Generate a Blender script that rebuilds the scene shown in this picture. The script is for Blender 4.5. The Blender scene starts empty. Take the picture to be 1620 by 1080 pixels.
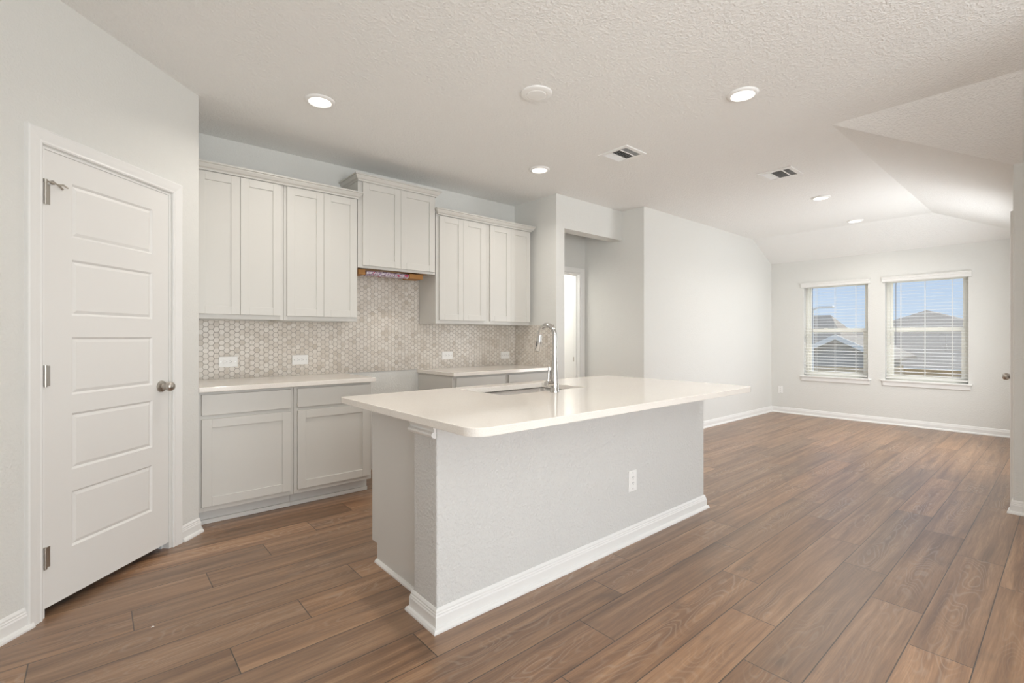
import bpy, bmesh, math, random
from mathutils import Vector, Matrix
random.seed(7)
C = bpy.context.scene.collection
S = bpy.context.scene
PI = math.pi

# ------------------------------------------------------------------ camera, world, sun, large lights, exposure
cam = bpy.data.cameras.new('camera'); camo = bpy.data.objects.new('camera', cam); C.objects.link(camo)
cam.sensor_width = 36.0; cam.lens = 766.33/1620*36.0; cam.shift_y = -7.33/1620; cam.clip_start = .02; cam.clip_end = 500
camo.location = (0, 0, 1.225); camo.rotation_euler = (PI/2, 0, -math.radians(90-49.31))
S.camera = camo
S.view_settings.view_transform = 'Standard'; S.view_settings.look = 'None'
S.view_settings.gamma = 1.0; S.view_settings.exposure = 0.0; S.view_settings.use_curve_mapping = False
S.cycles.use_denoising = True
S.cycles.max_bounces = 10; S.cycles.diffuse_bounces = 6; S.cycles.transparent_max_bounces = 32
S.cycles.sample_clamp_indirect = 6.0

w = bpy.data.worlds.new('sky'); S.world = w; w.use_nodes = True
nt = w.node_tree; nt.nodes.clear()
_tc = nt.nodes.new('ShaderNodeTexCoord'); _sx = nt.nodes.new('ShaderNodeSeparateXYZ')
_rp = nt.nodes.new('ShaderNodeValToRGB'); _bg = nt.nodes.new('ShaderNodeBackground'); _wo = nt.nodes.new('ShaderNodeOutputWorld')
nt.links.new(_tc.outputs['Generated'], _sx.inputs[0]); nt.links.new(_sx.outputs['Z'], _rp.inputs[0])
nt.links.new(_rp.outputs[0], _bg.inputs[0]); nt.links.new(_bg.outputs[0], _wo.inputs[0])
_rp.color_ramp.elements[0].position = 0.0; _rp.color_ramp.elements[0].color = (.66, .79, .95, 1)
_rp.color_ramp.elements[1].position = .35; _rp.color_ramp.elements[1].color = (.30, .50, .88, 1)
_bg.inputs[1].default_value = 1.0

def lamp(name, kind, loc, energy, color=(1, 1, 1), rot=(0, 0, 0), **kw):
    l = bpy.data.lights.new(name, kind); l.energy = energy; l.color = color
    for k, v in kw.items(): setattr(l, k, v)
    o = bpy.data.objects.new(name, l); C.objects.link(o); o.location = loc; o.rotation_euler = rot
    return o
sd = Vector((.496, -.257, .829))
sun = lamp('sun', 'SUN', (20, -10, 20), 5.6, (1, .95, .86), angle=math.radians(.5))
sun.rotation_euler = sd.to_track_quat('Z', 'Y').to_euler()
# daylight through the windows of the rear wall and the side wall of the far room
DAY = (.955, .982, .985)
UP = math.radians(30)      # daylight off bright ground comes in rising
lamp('daylight_fill', 'AREA', (1.00, -3.22, 1.15), 112, DAY, (PI/2+UP, 0, 0), shape='RECTANGLE', size=2.5, size_y=1.9)
lamp('daylight_fill', 'AREA', (-.48, -1.85, 1.20), 80, DAY, (PI/2+UP, 0, -PI/2), shape='RECTANGLE', size=1.7, size_y=1.6)  # added fill from the left, no window known there; lifts the island end
lamp('daylight_fill', 'AREA', (6.75, .205, 1.25), 50, (.94, .975, 1.0), (PI/2, 0, 0), shape='RECTANGLE', size=1.25, size_y=1.5)
CAN = 6.8

# ------------------------------------------------------------------ materials
class NT:
    def __init__(s, name):
        s.m = bpy.data.materials.new(name); s.m.use_nodes = True; s.t = s.m.node_tree
        s.b = s.t.nodes['Principled BSDF']; s.out = s.t.nodes['Material Output']
    def n(s, typ, **kw):
        x = s.t.nodes.new('ShaderNode'+typ)
        for k, v in kw.items(): setattr(x, k, v)
        return x
    def l(s, a, b): s.t.links.new(a, b)
    def put(s, v, sock):
        if hasattr(v, 'links') or hasattr(v, 'is_linked'): s.l(v, sock)
        else: sock.default_value = v
    def math(s, op, a, b=0.0, c=0.0):
        x = s.n('Math', operation=op); s.put(a, x.inputs[0]); s.put(b, x.inputs[1]); s.put(c, x.inputs[2]); return x.outputs[0]
    def vec(s, x, y, z):
        c = s.n('CombineXYZ'); s.put(x, c.inputs[0]); s.put(y, c.inputs[1]); s.put(z, c.inputs[2]); return c.outputs[0]
    def noise(s, vec, scale=1.0, detail=2.0, rough=.5):
        x = s.n('TexNoise'); s.l(vec, x.inputs['Vector']); x.inputs['Scale'].default_value = scale
        x.inputs['Detail'].default_value = detail; x.inputs['Roughness'].default_value = rough; return x.outputs['Fac']
    def mix(s, f, a, b, typ='MIX'):
        x = s.n('Mix', data_type='RGBA', blend_type=typ); s.put(f, x.inputs[0])
        for v, k in ((a, 6), (b, 7)):
            if isinstance(v, tuple): x.inputs[k].default_value = (*v, 1)
            else: s.l(v, x.inputs[k])
        return x.outputs[2]
    def ramp(s, f, stops):
        x = s.n('ValToRGB'); s.l(f, x.inputs[0]); e = x.color_ramp.elements
        while len(e) < len(stops): e.new(.5)
        for i, (p, c) in enumerate(stops): e[i].position = p; e[i].color = (*c, 1)
        return x.outputs[0]
    def maprange(s, v, a, b, c, d):
        x = s.n('MapRange'); s.l(v, x.inputs[0])
        for i, q in enumerate((a, b, c, d)): x.inputs[i+1].default_value = q
        return x.outputs[0]
    def bump(s, h, strength, dist):
        x = s.n('Bump'); x.inputs['Strength'].default_value = strength; x.inputs['Distance'].default_value = dist
        s.l(h, x.inputs['Height']); s.l(x.outputs[0], s.b.inputs['Normal']); return x
    def obj(s): return s.n('TexCoord').outputs['Object']
    def pos(s): return s.n('NewGeometry').outputs['Position']

def plain(name, col, rough=.5, metal=0.0, var=.0, vscale=8.0, spec=.5):
    m = NT(name); m.b.inputs['Roughness'].default_value = rough; m.b.inputs['Metallic'].default_value = metal
    m.b.inputs['Specular IOR Level'].default_value = spec
    if var:
        f = m.noise(m.obj(), vscale, 3)
        m.l(m.mix(f, tuple(c*(1-var) for c in col), tuple(min(1, c*(1+var)) for c in col)), m.b.inputs['Base Color'])
    else: m.b.inputs['Base Color'].default_value = (*col, 1)
    return m.m

def paint(name, col, scale, strength, dist=.002, detail=3):
    m = NT(name); p = m.pos(); m.b.inputs['Roughness'].default_value = .75; m.b.inputs['Specular IOR Level'].default_value = .25
    m.b.inputs['Base Color'].default_value = (*col, 1)
    h = m.noise(p, scale, detail, .55)
    m.bump(m.maprange(h, .42, .66, 0, 1), strength, dist)
    return m.m

M = {}
M['wall'] = paint('wall_paint', (.735, .732, .705), 85, .4)
M['island_wall'] = paint('textured_drywall', (.67, .665, .65), 75, .5, .004)
M['ceiling'] = paint('ceiling_paint', (.89, .888, .872), 70, .6, .004)
M['trim'] = plain('white_trim_paint', (.83, .825, .81), .35)
M['door'] = plain('white_door_paint', (.80, .79, .77), .4)
M['cab'] = plain('greige_cabinet_paint', (.64, .625, .59), .38)
M['cab_side'] = plain('greige_cabinet_lightened', (.70, .69, .665), .5)  # cabinet paint lightened where the island end gets too little light
M['raw'] = plain('raw_plywood', (.55, .36, .19), .7, var=.15, vscale=12)
M['orange'] = plain('orange_wood', (.42, .20, .055), .6, var=.2, vscale=15)
M['nickel'] = plain('satin_nickel', (.52, .49, .45), .28, 1.0)
M['steel'] = plain('brushed_steel', (.62, .61, .60), .25, 1.0, .08, 40)
M['chrome'] = plain('chrome', (.60, .585, .565), .16, 1.0)
M['black'] = plain('dark_void', (.015, .015, .015), .8)
M['plastic'] = plain('white_plastic', (.88, .875, .86), .35)
M['blind'] = plain('white_blind_vinyl', (.80, .795, .775), .45)
M['vinyl'] = plain('almond_window_vinyl', (.83, .815, .755), .45)
M['wand'] = plain('clear_grey_wand', (.20, .20, .21), .3)
M['bulb'] = None
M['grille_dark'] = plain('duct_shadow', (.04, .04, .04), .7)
M['roof'] = None
m = NT('light_diffuser'); m.b.inputs['Base Color'].default_value = (.9, .88, .84, 1)
m.b.inputs['Emission Color'].default_value = (1, .93, .82, 1); m.b.inputs['Emission Strength'].default_value = 3.0; M['bulb'] = m.m

# glass: straight-through with a weak reflection, so daylight passes
m = NT('window_glass'); t = m.t; t.nodes.remove(m.b)
a = m.n('BsdfTransparent'); a.inputs[0].default_value = (.97, .98, .98, 1); g = m.n('BsdfGlossy'); g.inputs['Roughness'].default_value = .02
mx = m.n('MixShader'); mx.inputs[0].default_value = .05; m.l(a.outputs[0], mx.inputs[1]); m.l(g.outputs[0], mx.inputs[2]); m.l(mx.outputs[0], m.out.inputs[0])
M['glass'] = m.m

# quartz
m = NT('quartz'); p = m.pos()
f = m.noise(p, 260, 2); f2 = m.noise(p, 5, 4)
c = m.mix(m.maprange(f, .35, .65, 0, 1), (.80, .75, .69), (.87, .83, .78))
m.l(m.mix(m.maprange(f2, .3, .7, 0, .25), c, (.85, .82, .78)), m.b.inputs['Base Color'])
m.b.inputs['Roughness'].default_value = .07; M['quartz'] = m.m

# vinyl planks: rows .1927 m wide running along X, 1.22 m long, stepped joints
m = NT('wood_plank_floor'); p = m.pos(); sp = m.n('SeparateXYZ'); m.l(p, sp.inputs[0]); x, y = sp.outputs[0], sp.outputs[1]
ry = m.math('DIVIDE', m.math('SUBTRACT', y, .245), .1927); row = m.math('FLOOR', ry); fy = m.math('SUBTRACT', ry, row)
ux = m.math('DIVIDE', m.math('SUBTRACT', m.math('SUBTRACT', x, 2.46), m.math('MULTIPLY', row, .3135)), 1.22)
col = m.math('FLOOR', ux); fx = m.math('SUBTRACT', ux, col)
dy = m.math('MULTIPLY', m.math('MINIMUM', fy, m.math('SUBTRACT', 1.0, fy)), .1927)
dx = m.math('MULTIPLY', m.math('MINIMUM', fx, m.math('SUBTRACT', 1.0, fx)), 1.22)
de = m.math('MINIMUM', dx, dy)
groove = m.maprange(de, .0009, .0027, 0, 1)
wn = m.n('TexWhiteNoise', noise_dimensions='3D'); m.l(m.vec(row, col, 3.3), wn.inputs['Vector'])
rs = m.n('SeparateColor'); m.l(wn.outputs['Color'], rs.inputs[0]); r1, r2, r3 = rs.outputs
gx = m.math('MULTIPLY_ADD', r1, 37.0, x); gz = m.math('MULTIPLY', r2, 23.0)
warp = m.noise(m.vec(m.math('MULTIPLY', gx, 1.3), m.math('MULTIPLY', y, 5.0), gz), 1, 2)
yy = m.math('MULTIPLY_ADD', warp, .05, y)
streak = m.noise(m.vec(m.math('MULTIPLY', gx, 1.1), m.math('MULTIPLY', yy, 26.0), gz), 1, 5, .62)
fibre = m.noise(m.vec(m.math('MULTIPLY', gx, 9.0), m.math('MULTIPLY', yy, 240.0), gz), 1, 2, .6)
cat = m.noise(m.vec(m.math('MULTIPLY', gx, 2.2), m.math('MULTIPLY', y, 8.5), m.math('ADD', gz, 5.0)), 1, 1.5, .45)
cl = m.math('FRACT', m.math('MULTIPLY', cat, 19.0))
cl = m.math('ABSOLUTE', m.math('SUBTRACT', cl, .5))            # 0 at line centre
cline = m.maprange(cl, .0, .22, 1, 0)
fyc = m.math('ABSOLUTE', m.math('SUBTRACT', fy, .5))
cmask = m.math('MULTIPLY', m.maprange(fyc, .12, .42, 1, 0), m.maprange(m.noise(m.vec(m.math('MULTIPLY', gx, .9), gz, 1.0), 1, 1), .42, .55, 0, 1))
cline = m.math('MULTIPLY', cline, cmask)
knot = m.maprange(m.noise(m.vec(m.math('MULTIPLY', gx, 3.2), m.math('MULTIPLY', y, 9.0), m.math('ADD', gz, 9.0)), 1, 2), .62, .80, 0, 1)
base = m.ramp(streak, [(.30, (.135, .062, .027)), (.5, (.285, .148, .070)), (.70, (.45, .262, .140))])
base = m.mix(m.maprange(fibre, .3, .7, 0, .45), base, (.12, .068, .04))
base = m.mix(m.math('MULTIPLY', knot, .65), base, (.055, .032, .02))
base = m.mix(m.math('MULTIPLY', cline, .42), base, (.40, .30, .22))
tone = m.maprange(r3, 0, 1, .78, 1.22)
tv = m.n('Vector' 'Math', operation='SCALE'); m.l(base, tv.inputs[0]); m.l(tone, tv.inputs['Scale'])
greyed = m.mix(m.math('MULTIPLY', r1, .22), tv.outputs[0], (.22, .165, .125))
m.l(m.mix(groove, (.03, .02, .014), greyed), m.b.inputs['Base Color'])
rr = m.math('MULTIPLY_ADD', fibre, .10, .34); rr = m.math('MULTIPLY_ADD', cline, -.08, rr)
m.l(rr, m.b.inputs['Roughness']); m.b.inputs['Specular IOR Level'].default_value = .7
h = m.math('MULTIPLY_ADD', cline, .6, m.math('MULTIPLY_ADD', fibre, .25, groove))
m.bump(h, .30, .0014); m.b.inputs['Coat Weight'].default_value = .34; m.b.inputs['Coat IOR'].default_value = 1.65; m.b.inputs['Coat Roughness'].default_value = .30; M['floor'] = m.m

# hexagon stone tile: every tile is its own island
m = NT('hex_stone_tile'); ge = m.n('NewGeometry'); p = ge.outputs['Position']; ri = ge.outputs['Random Per Island']
c = m.ramp(ri, [(0, (.55, .49, .42)), (.07, (.63, .575, .51)), (.40, (.69, .64, .58)), (1, (.745, .705, .65))])
mott = m.noise(p, 28, 4, .6)
c = m.mix(m.maprange(mott, .52, .72, 0, .55), c, (.50, .435, .36))
m.l(c, m.b.inputs['Base Color']); m.b.inputs['Roughness'].default_value = .3; M['tile'] = m.m
M['grout'] = plain('grout', (.42, .385, .345), .85, var=.1, vscale=30)

# outside
m = NT('roof_shingle'); p = m.pos(); wv = m.n('TexWave', wave_type='BANDS', bands_direction='Z'); wv.inputs['Scale'].default_value = 4.5; m.l(p, wv.inputs[0])
c = m.mix(m.noise(p, 6, 3), (.27, .24, .20), (.39, .345, .29)); m.l(m.mix(m.maprange(wv.outputs['Fac'], 0, .3, .4, 0), c, (.20, .19, .18)), m.b.inputs['Base Color'])
m.b.inputs['Roughness'].default_value = .9; M['roof'] = m.m
M['house'] = plain('tan_siding', (.64, .51, .35), .85, var=.08, vscale=2)
M['fascia'] = plain('white_fascia', (.78, .76, .72), .6)
M['dkglass'] = plain('house_window_glass', (.06, .07, .09), .15)
M['gable'] = plain('grey_gable_siding', (.42, .395, .36), .85, var=.08, vscale=3)
M['ground'] = plain('dry_grass', (.50, .45, .34), .95, var=.25, vscale=.5)
M['rooms'] = plain('white_room_paint', (.85, .85, .83), .7)
m = NT('printed_paper'); f = m.noise(m.obj(), 60, 3, .7); f2 = m.noise(m.obj(), 25, 2)
c = m.ramp(f, [(.40, (.78, .74, .76)), (.52, (.45, .33, .45)), (.62, (.16, .10, .20))])
m.l(m.mix(m.maprange(f2, .60, .64, 0, 1), c, (.55, .06, .14)), m.b.inputs['Base Color']); m.b.inputs['Roughness'].default_value = .35; M['paper'] = m.m

# ------------------------------------------------------------------ mesh helpers
def box(bm, x0, x1, y0, y1, z0, z1):
    v = [bm.verts.new((x, y, z)) for x in (x0, x1) for y in (y0, y1) for z in (z0, z1)]
    for f in ((0, 1, 3, 2), (4, 6, 7, 5), (0, 4, 5, 1), (2, 3, 7, 6), (0, 2, 6, 4), (1, 5, 7, 3)): bm.faces.new([v[i] for i in f])
def prism(bm, pts, a, b, fn):
    """polygon pts (2-D) swept from a to b; fn(u, v, w) gives the point"""
    A = [bm.verts.new(fn(u, v, a)) for u, v in pts]; B = [bm.verts.new(fn(u, v, b)) for u, v in pts]
    n = len(pts); bm.faces.new(A[::-1]); bm.faces.new(B)
    for i in range(n): bm.faces.new((A[i], A[(i+1) % n], B[(i+1) % n], B[i]))
def sweep(bm, path, prof, fn=lambda x, y, h: (x, y, h), closed=False):
    """profile [(offset to the right of the path, height)] along a 2-D path with mitred corners"""
    n = len(path); rings = []
    for i, p in enumerate(path):
        p = Vector(p)
        d0 = (p-Vector(path[i-1])).normalized() if (i > 0 or closed) else None
        d1 = (Vector(path[(i+1) % n])-p).normalized() if (i < n-1 or closed) else None
        d0 = d0 or d1; d1 = d1 or d0
        r0 = Vector((d0.y, -d0.x)); r1 = Vector((d1.y, -d1.x)); mm = (r0+r1).normalized(); k = 1/max(.2, mm.dot(r0))
        rings.append([bm.verts.new(fn(*(p+mm*k*o), h)) for o, h in prof])
    np_ = len(prof)
    for i in range(n if closed else n-1):
        a, b = rings[i], rings[(i+1) % n]
        for j in range(np_): bm.faces.new((a[j], b[j], b[(j+1) % np_], a[(j+1) % np_]))
    if not closed: bm.faces.new(rings[0]); bm.faces.new(rings[-1][::-1])
def tube(bm, pts, rad, seg=12, cap=True):
    pts = [Vector(p) for p in pts]; rads = rad if isinstance(rad, (list, tuple)) else [rad]*len(pts); rings = []
    ref = Vector((0, 0, 1)) if abs((pts[1]-pts[0]).normalized().z) < .9 else Vector((1, 0, 0))
    for i, p in enumerate(pts):
        d = (pts[min(i+1, len(pts)-1)]-pts[max(i-1, 0)]).normalized()
        a = d.cross(ref).normalized(); b = d.cross(a).normalized(); ref = a.cross(d) if False else ref
        rings.append([bm.verts.new(p+rads[i]*(math.cos(t)*a+math.sin(t)*b)) for t in (2*PI*k/seg for k in range(seg))])
    for r, s in zip(rings, rings[1:]):
        for k in range(seg): bm.faces.new((r[k], r[(k+1) % seg], s[(k+1) % seg], s[k]))
    if cap: bm.faces.new(rings[0][::-1]); bm.faces.new(rings[-1])
def lathe(bm, prof, seg=24, fn=lambda x, y, z: (x, y, z)):
    """profile [(radius, height)] about the local axis"""
    rings = []
    for r, h in prof:
        rings.append([bm.verts.new(fn(0, 0, h))] if r < 1e-6 else [bm.verts.new(fn(r*math.cos(2*PI*k/seg), r*math.sin(2*PI*k/seg), h)) for k in range(seg)])
    for a, b in zip(rings, rings[1:]):
        for k in range(seg):
            q = [a[k % len(a)], a[(k+1) % len(a)], b[(k+1) % len(b)], b[k % len(b)]]
            q = [v for i, v in enumerate(q) if v not in q[:i]]
            if len(q) > 2: bm.faces.new(q)
    if len(rings[0]) > 1: bm.faces.new(rings[0][::-1])
    if len(rings[-1]) > 1: bm.faces.new(rings[-1])
def obj(name, bm, mat, parent=None, bevel=0.0, smooth=False, seg=2):
    bmesh.ops.recalc_face_normals(bm, faces=bm.faces)
    me = bpy.data.meshes.new(name); bm.to_mesh(me); bm.free()
    o = bpy.data.objects.new(name, me); C.objects.link(o); me.materials.append(M[mat] if isinstance(mat, str) else mat)
    if parent: o.parent = parent
    if smooth:
        for p in me.polygons: p.use_smooth = True
        me.set_sharp_from_angle(angle=math.radians(38))
    if bevel:
        b = o.modifiers.new('bevel', 'BEVEL'); b.width = bevel; b.segments = seg; b.limit_method = 'ANGLE'; b.angle_limit = math.radians(40)
    return o
def boxes(name, bl, mat, parent=None, bevel=0.0):
    bm = bmesh.new()
    for b in bl: box(bm, *b)
    return obj(name, bm, mat, parent, bevel)
def thing(name, label, cat, loc=(0, 0, 0), rotz=0.0, group=None):
    o = bpy.data.objects.new(name, None); C.objects.link(o); o.empty_display_size = .1
    o.location = loc; o.rotation_euler = (0, 0, rotz); tag(o, label, cat, group); return o
def tag(o, label, cat, group=None):
    o['label'] = label; o['category'] = cat
    if group: o['group'] = group
    return o
def struct(o, label=None):
    o['kind'] = 'structure'
    if label: o['label'] = label
    return o
def frame(name, loc, rotz):
    o = bpy.data.objects.new(name, None); C.objects.link(o); o.location = loc; o.rotation_euler = (0, 0, rotz); return o
def dup(root, loc, rotz, label, group=None):
    r = root.copy(); C.objects.link(r); r.location = loc; r.rotation_euler = (root.rotation_euler[0], root.rotation_euler[1], rotz); r['label'] = label
    if group: r['group'] = group
    for ch in list(root.children):
        c = ch.copy(); C.objects.link(c); c.parent = r
        for g in ch.children:
            d = g.copy(); C.objects.link(d); d.parent = c
    return r

H = 2.737          # flat ceiling
HW = 2.42          # wall height where the ceiling slopes down
YB, XG, YF, XW = 4.24, 8.43, 3.26, 8.43    # kitchen back wall, window wall, far left wall
XP, YP = .49, 3.585                        # corner of the diagonal pantry wall
XWING, XHALL = 3.685, 4.82
WX, WY = 4.83, .283                        # corner of the right-hand wall

# ------------------------------------------------------------------ floor, walls, ceiling
bm = bmesh.new()
v = [bm.verts.new(p) for p in ((-1.6, -3.4, 0), (8.6, -3.4, 0), (8.6, 5.9, 0), (-1.6, 5.9, 0))]; bm.faces.new(v)
fl = struct(obj('floor', bm, 'floor'))
fl.modifiers.new('thick', 'SOLIDIFY').thickness = .05; fl.modifiers['thick'].offset = -1

def wall_holes(bm, u0, u1, z0, z1, holes, fn_box):
    """rectangular wall with rectangular holes, cut into boxes"""
    us = sorted({u0, u1, *[h[0] for h in holes], *[h[1] for h in holes]})
    for a, b in zip(us, us[1:]):
        zs = [z0]
        for h in sorted([h for h in holes if h[0] <= a+1e-6 and h[1] >= b-1e-6], key=lambda h: h[2]): zs += [h[2], h[3]]
        zs.append(z1)
        for c, d in zip(zs[::2], zs[1::2]):
            if d-c > 1e-4: fn_box(bm, a, b, c, d)

struct(boxes('wall_back', [(XP-.1, XWING+.01, YB, YB+.12, 0, H)], 'wall'))
struct(boxes('wall_wing', [(XWING, 3.81, 3.57, 5.9, 0, H)], 'wall'))
struct(boxes('wall_header', [(3.81, XHALL, 3.57, 3.72, 2.387, H)], 'wall'))
struct(boxes('wall_far_left', [(XHALL, 8.58, YF, YF+.12, 0, H), (XHALL, XHALL+.12, YF+.12, 5.9, 0, H)], 'wall'))
bm = bmesh.new(); wall_holes(bm, 3.81, XHALL, 0, H, [(3.93, 4.73, 0, 2.04)], lambda b, a, c, d, e: box(b, a, c, 4.15, 4.27, d, e))
struct(obj('wall_hall', bm, 'wall'))
struct(boxes('wall_laundry', [(3.81, 4.82, 5.5, 5.6, 0, H), (3.81, 3.83, 4.28, 5.5, 0, H), (4.80, 4.82, 4.28, 5.5, 0, H)], 'rooms'))
WIN1, WIN2 = (1.947, 2.78), (.888, 1.748); ZS, ZT = .625, 2.055
bm = bmesh.new(); wall_holes(bm, WY-.1, YF+.1, 0, HW+.05, [(*WIN1, ZS, ZT), (*WIN2, ZS, ZT)], lambda b, a, c, d, e: box(b, XW, XW+.16, a, c, d, e))
struct(obj('wall_window', bm, 'wall'))
# right-hand wall block: face towards the kitchen plus the side of the far room
struct(boxes('wall_right', [(WX, WX+.12, -3.4, WY, 0, H)], 'wall', bevel=.012))
bm = bmesh.new(); wall_holes(bm, WX+.12, XW, 0, H, [(4.99, 5.88, 0, 2.05), (6.1, 7.4, .45, 2.05)], lambda b, a, c, d, e: box(b, a, c, WY-.12, WY, d, e))
struct(obj('wall_entry', bm, 'wall'))
bm = bmesh.new(); wall_holes(bm, -1.6, WX, 0, H, [(-.3, 2.3, .1, 2.15)], lambda b, a, c, d, e: box(b, a, c, -3.4, -3.28, d, e))
struct(obj('wall_rear', bm, 'wall'))
struct(boxes('wall_light_blocker', [(3.05, WX, -.52, -.40, 0, H)], 'wall'))      # added wall stub keeping rear light off the right-hand wall; outside the frame
bm = bmesh.new(); wall_holes(bm, -3.4, 2.56, 0, H, [(-2.75, -.95, .35, 2.1)], lambda b, a, c, d, e: box(b, -.66, -.535, a, c, d, e))  # opening made for the added left fill lamp
struct(obj('wall_left', bm, 'wall'))
# pantry walls: local x runs along the wall from its corner, y points into the room
pw = struct(bpy.data.objects.new('wall_pantry', bpy.data.meshes.new('wall_pantry')))
DS0, DS1, DZ = .222, .942, 2.056
bm = bmesh.new(); wall_holes(bm, 0, 1.6, 0, H, [(DS0, DS1, 0, DZ)], lambda b, a, c, d, e: box(b, a, c, -.115, 0, d, e))
bm.to_mesh(pw.data); bm.free(); pw.data.materials.append(M['wall']); C.objects.link(pw)
pw.location = (XP, YP, 0); pw.rotation_euler = (0, 0, math.radians(225))
struct(boxes('wall_pantry_side', [(XP-.11, XP, YP+.002, YB, 0, H)], 'wall'))

bm = bmesh.new()
vs = {}
def V(x, y, z):
    k = (round(x, 4), round(y, 4), round(z, 4))
    if k not in vs: vs[k] = bm.verts.new(k)
    return vs[k]
CX, CY, SX = 3.98, 1.132, 7.73
for q in ([(-1.6, -3.4, H), (CX, -3.4, H), (CX, CY, H), (CX, 5.9, H), (-1.6, 5.9, H)],
          [(CX, CY, H), (SX, CY, H), (SX, YF, H), (XHALL, YF, H), (XHALL, 5.9, H), (CX, 5.9, H)],
          [(CX, -3.4, H), (WX, -3.4, HW), (WX, WY, HW), (CX, CY, H)],
          [(CX, CY, H), (WX, WY, HW), (XW, WY, HW), (SX, CY, H)],
          [(SX, CY, H), (XW, WY, HW), (XW, YF, HW), (SX, YF, H)]):
    bm.faces.new([V(*p) for p in q])
bm.normal_update()
ce = struct(obj('ceiling', bm, 'ceiling'))
struct(boxes('ceiling_deck', [(-1.7, 8.7, -3.5, 6, H+.12, H+.2)], 'ceiling'))

# baseboards with shoe moulding
BB = [(0, 0), (.028, 0), (.028, .008), (.023, .017), (.014, .021), (.014, .060), (.011, .066), (.011, .071), (.008, .075), (.008, .082), (.003, .091), (0, .093)]
def base(name, path, par=None):
    bm = bmesh.new(); sweep(bm, path, BB); o = obj(name, bm, 'trim', par)
    return struct(o) if par is None else o
base('baseboard_far', [(XHALL, 4.13), (XHALL, YF), (XW, YF), (XW, WY), (5.95, WY)][0:4])
base('baseboard_right', [(4.93, WY), (WX, WY), (WX, -3.28)])
base('baseboard_wing', [(XWING+.0, 3.57), (3.81, 3.57), (3.81, 4.15)])
def pl(s, o=0.0): return (XP-.70711*s+.70711*o, YP-.70711*s-.70711*o)
base('baseboard_pantry', [(XP, 3.70), (XP, YP), pl(.150)][::-1])
base('baseboard_left', [pl(.992), pl(1.45)][::-1])

# ------------------------------------------------------------------ doors
CAS = [(0, 0), (0, .010), (.006, .014), (.014, .012), (.030, .015), (.046, .017), (.058, .019), (.064, .016), (.066, 0)]
def casing(bm, a, b, z, y0=0.0, sgn=1):
    # path runs up the a side, over the top and down the b side; right of it is outside
    sweep(bm, [(b, 0), (b, z), (a, z), (a, 0)], CAS, lambda u, zz, h: (u, y0+sgn*h, zz))
def panel_door(bm, a, b, z0, z1, yf, th, panels, px0, px1):
    """slab whose front face (y = yf) carries moulded panels"""
    rec, mo = .008, .016
    zs = [z0]+[q for p in panels for q in p]+[z1]
    box(bm, a, b, yf-th, yf-rec-.006, z0, z1)
    def q(p): bm.faces.new([bm.verts.new(c) for c in p])
    d = yf-rec-.006
    # front stiles and rails
    box(bm, a, px0, d, yf, z0, z1); box(bm, px1, b, d, yf, z0, z1)
    for c, e in zip(zs[::2], zs[1::2]): box(bm, px0, px1, d, yf, c, e)
    for c, e in panels:   # ogee ring then raised field
        o = [(px0, c), (px1, c), (px1, e), (px0, e)]
        i1 = [(px0+mo*.6, c+mo*.6), (px1-mo*.6, c+mo*.6), (px1-mo*.6, e-mo*.6), (px0+mo*.6, e-mo*.6)]
        i2 = [(px0+mo*1.5, c+mo*1.5), (px1-mo*1.5, c+mo*1.5), (px1-mo*1.5, e-mo*1.5), (px0+mo*1.5, e-mo*1.5)]
        R = [[bm.verts.new((u, y, zz)) for u, zz in ring] for ring, y in ((o, yf), (i1, yf-rec), (i2, yf-.0025))]
        for A, B in zip(R, R[1:]):
            for k in range(4): bm.faces.new((A[k], A[(k+1) % 4], B[(k+1) % 4], B[k]))
        bm.faces.new(R[-1])
def knob(parent, s, z, y0, rose=.033, r=.027):
    k = obj('door_knob', knob_bm(s, z, y0, rose, r), 'nickel', parent, smooth=True)
    k['label'] = 'satin nickel door knob'; return k
def knob_bm(s, z, y0, rose, r):
    bm = bmesh.new()
    pr = [(0, 0), (rose, 0), (rose, .004), (rose*.88, .010), (.016, .013), (.0125, .018), (.0115, .030), (.015, .034), (r*.80, .039), (r, .050), (r*.97, .060), (r*.78, .069), (r*.4, .074), (0, .075)]
    lathe(bm, pr, 28, lambda a, b, h: (s+a, y0+h, z+b)); return bm
# pantry door, hinged on its left side as seen (large s)
d1 = bpy.data.objects.new('door_1', bpy.data.meshes.new('door_1')); C.objects.link(d1); struct(d1, 'white five-panel pantry door on the diagonal wall')
bm = bmesh.new()
PZ = [(.259, .514), (.613, .873), (.958, 1.224), (1.323, 1.581), (1.683, 1.930)]
panel_door(bm, .236, .929, .038, 2.043, -.004, .035, PZ, .350, .806)
bmesh.ops.recalc_face_normals(bm, faces=bm.faces); bm.to_mesh(d1.data); bm.free(); d1.data.materials.append(M['door'])
d1.location = pw.location; d1.rotation_euler = pw.rotation_euler
bm = bmesh.new(); casing(bm, .217, .947, 2.060); obj('door_casing', bm, 'trim', d1)
boxes('door_jamb', [(DS0+.0005, DS0+.012, -.115, -.001, .0, DZ-.001), (DS1-.012, DS1-.0005, -.115, -.001, .0, DZ-.001), (DS0+.012, DS1-.012, -.115, -.001, DZ-.012, DZ-.0005),
      (DS0+.012, DS0+.022, -.08, -.042, 0, DZ-.012), (DS0+.022, DS1-.012, -.08, -.042, 2.034, DZ-.012)], 'trim', d1)
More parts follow.
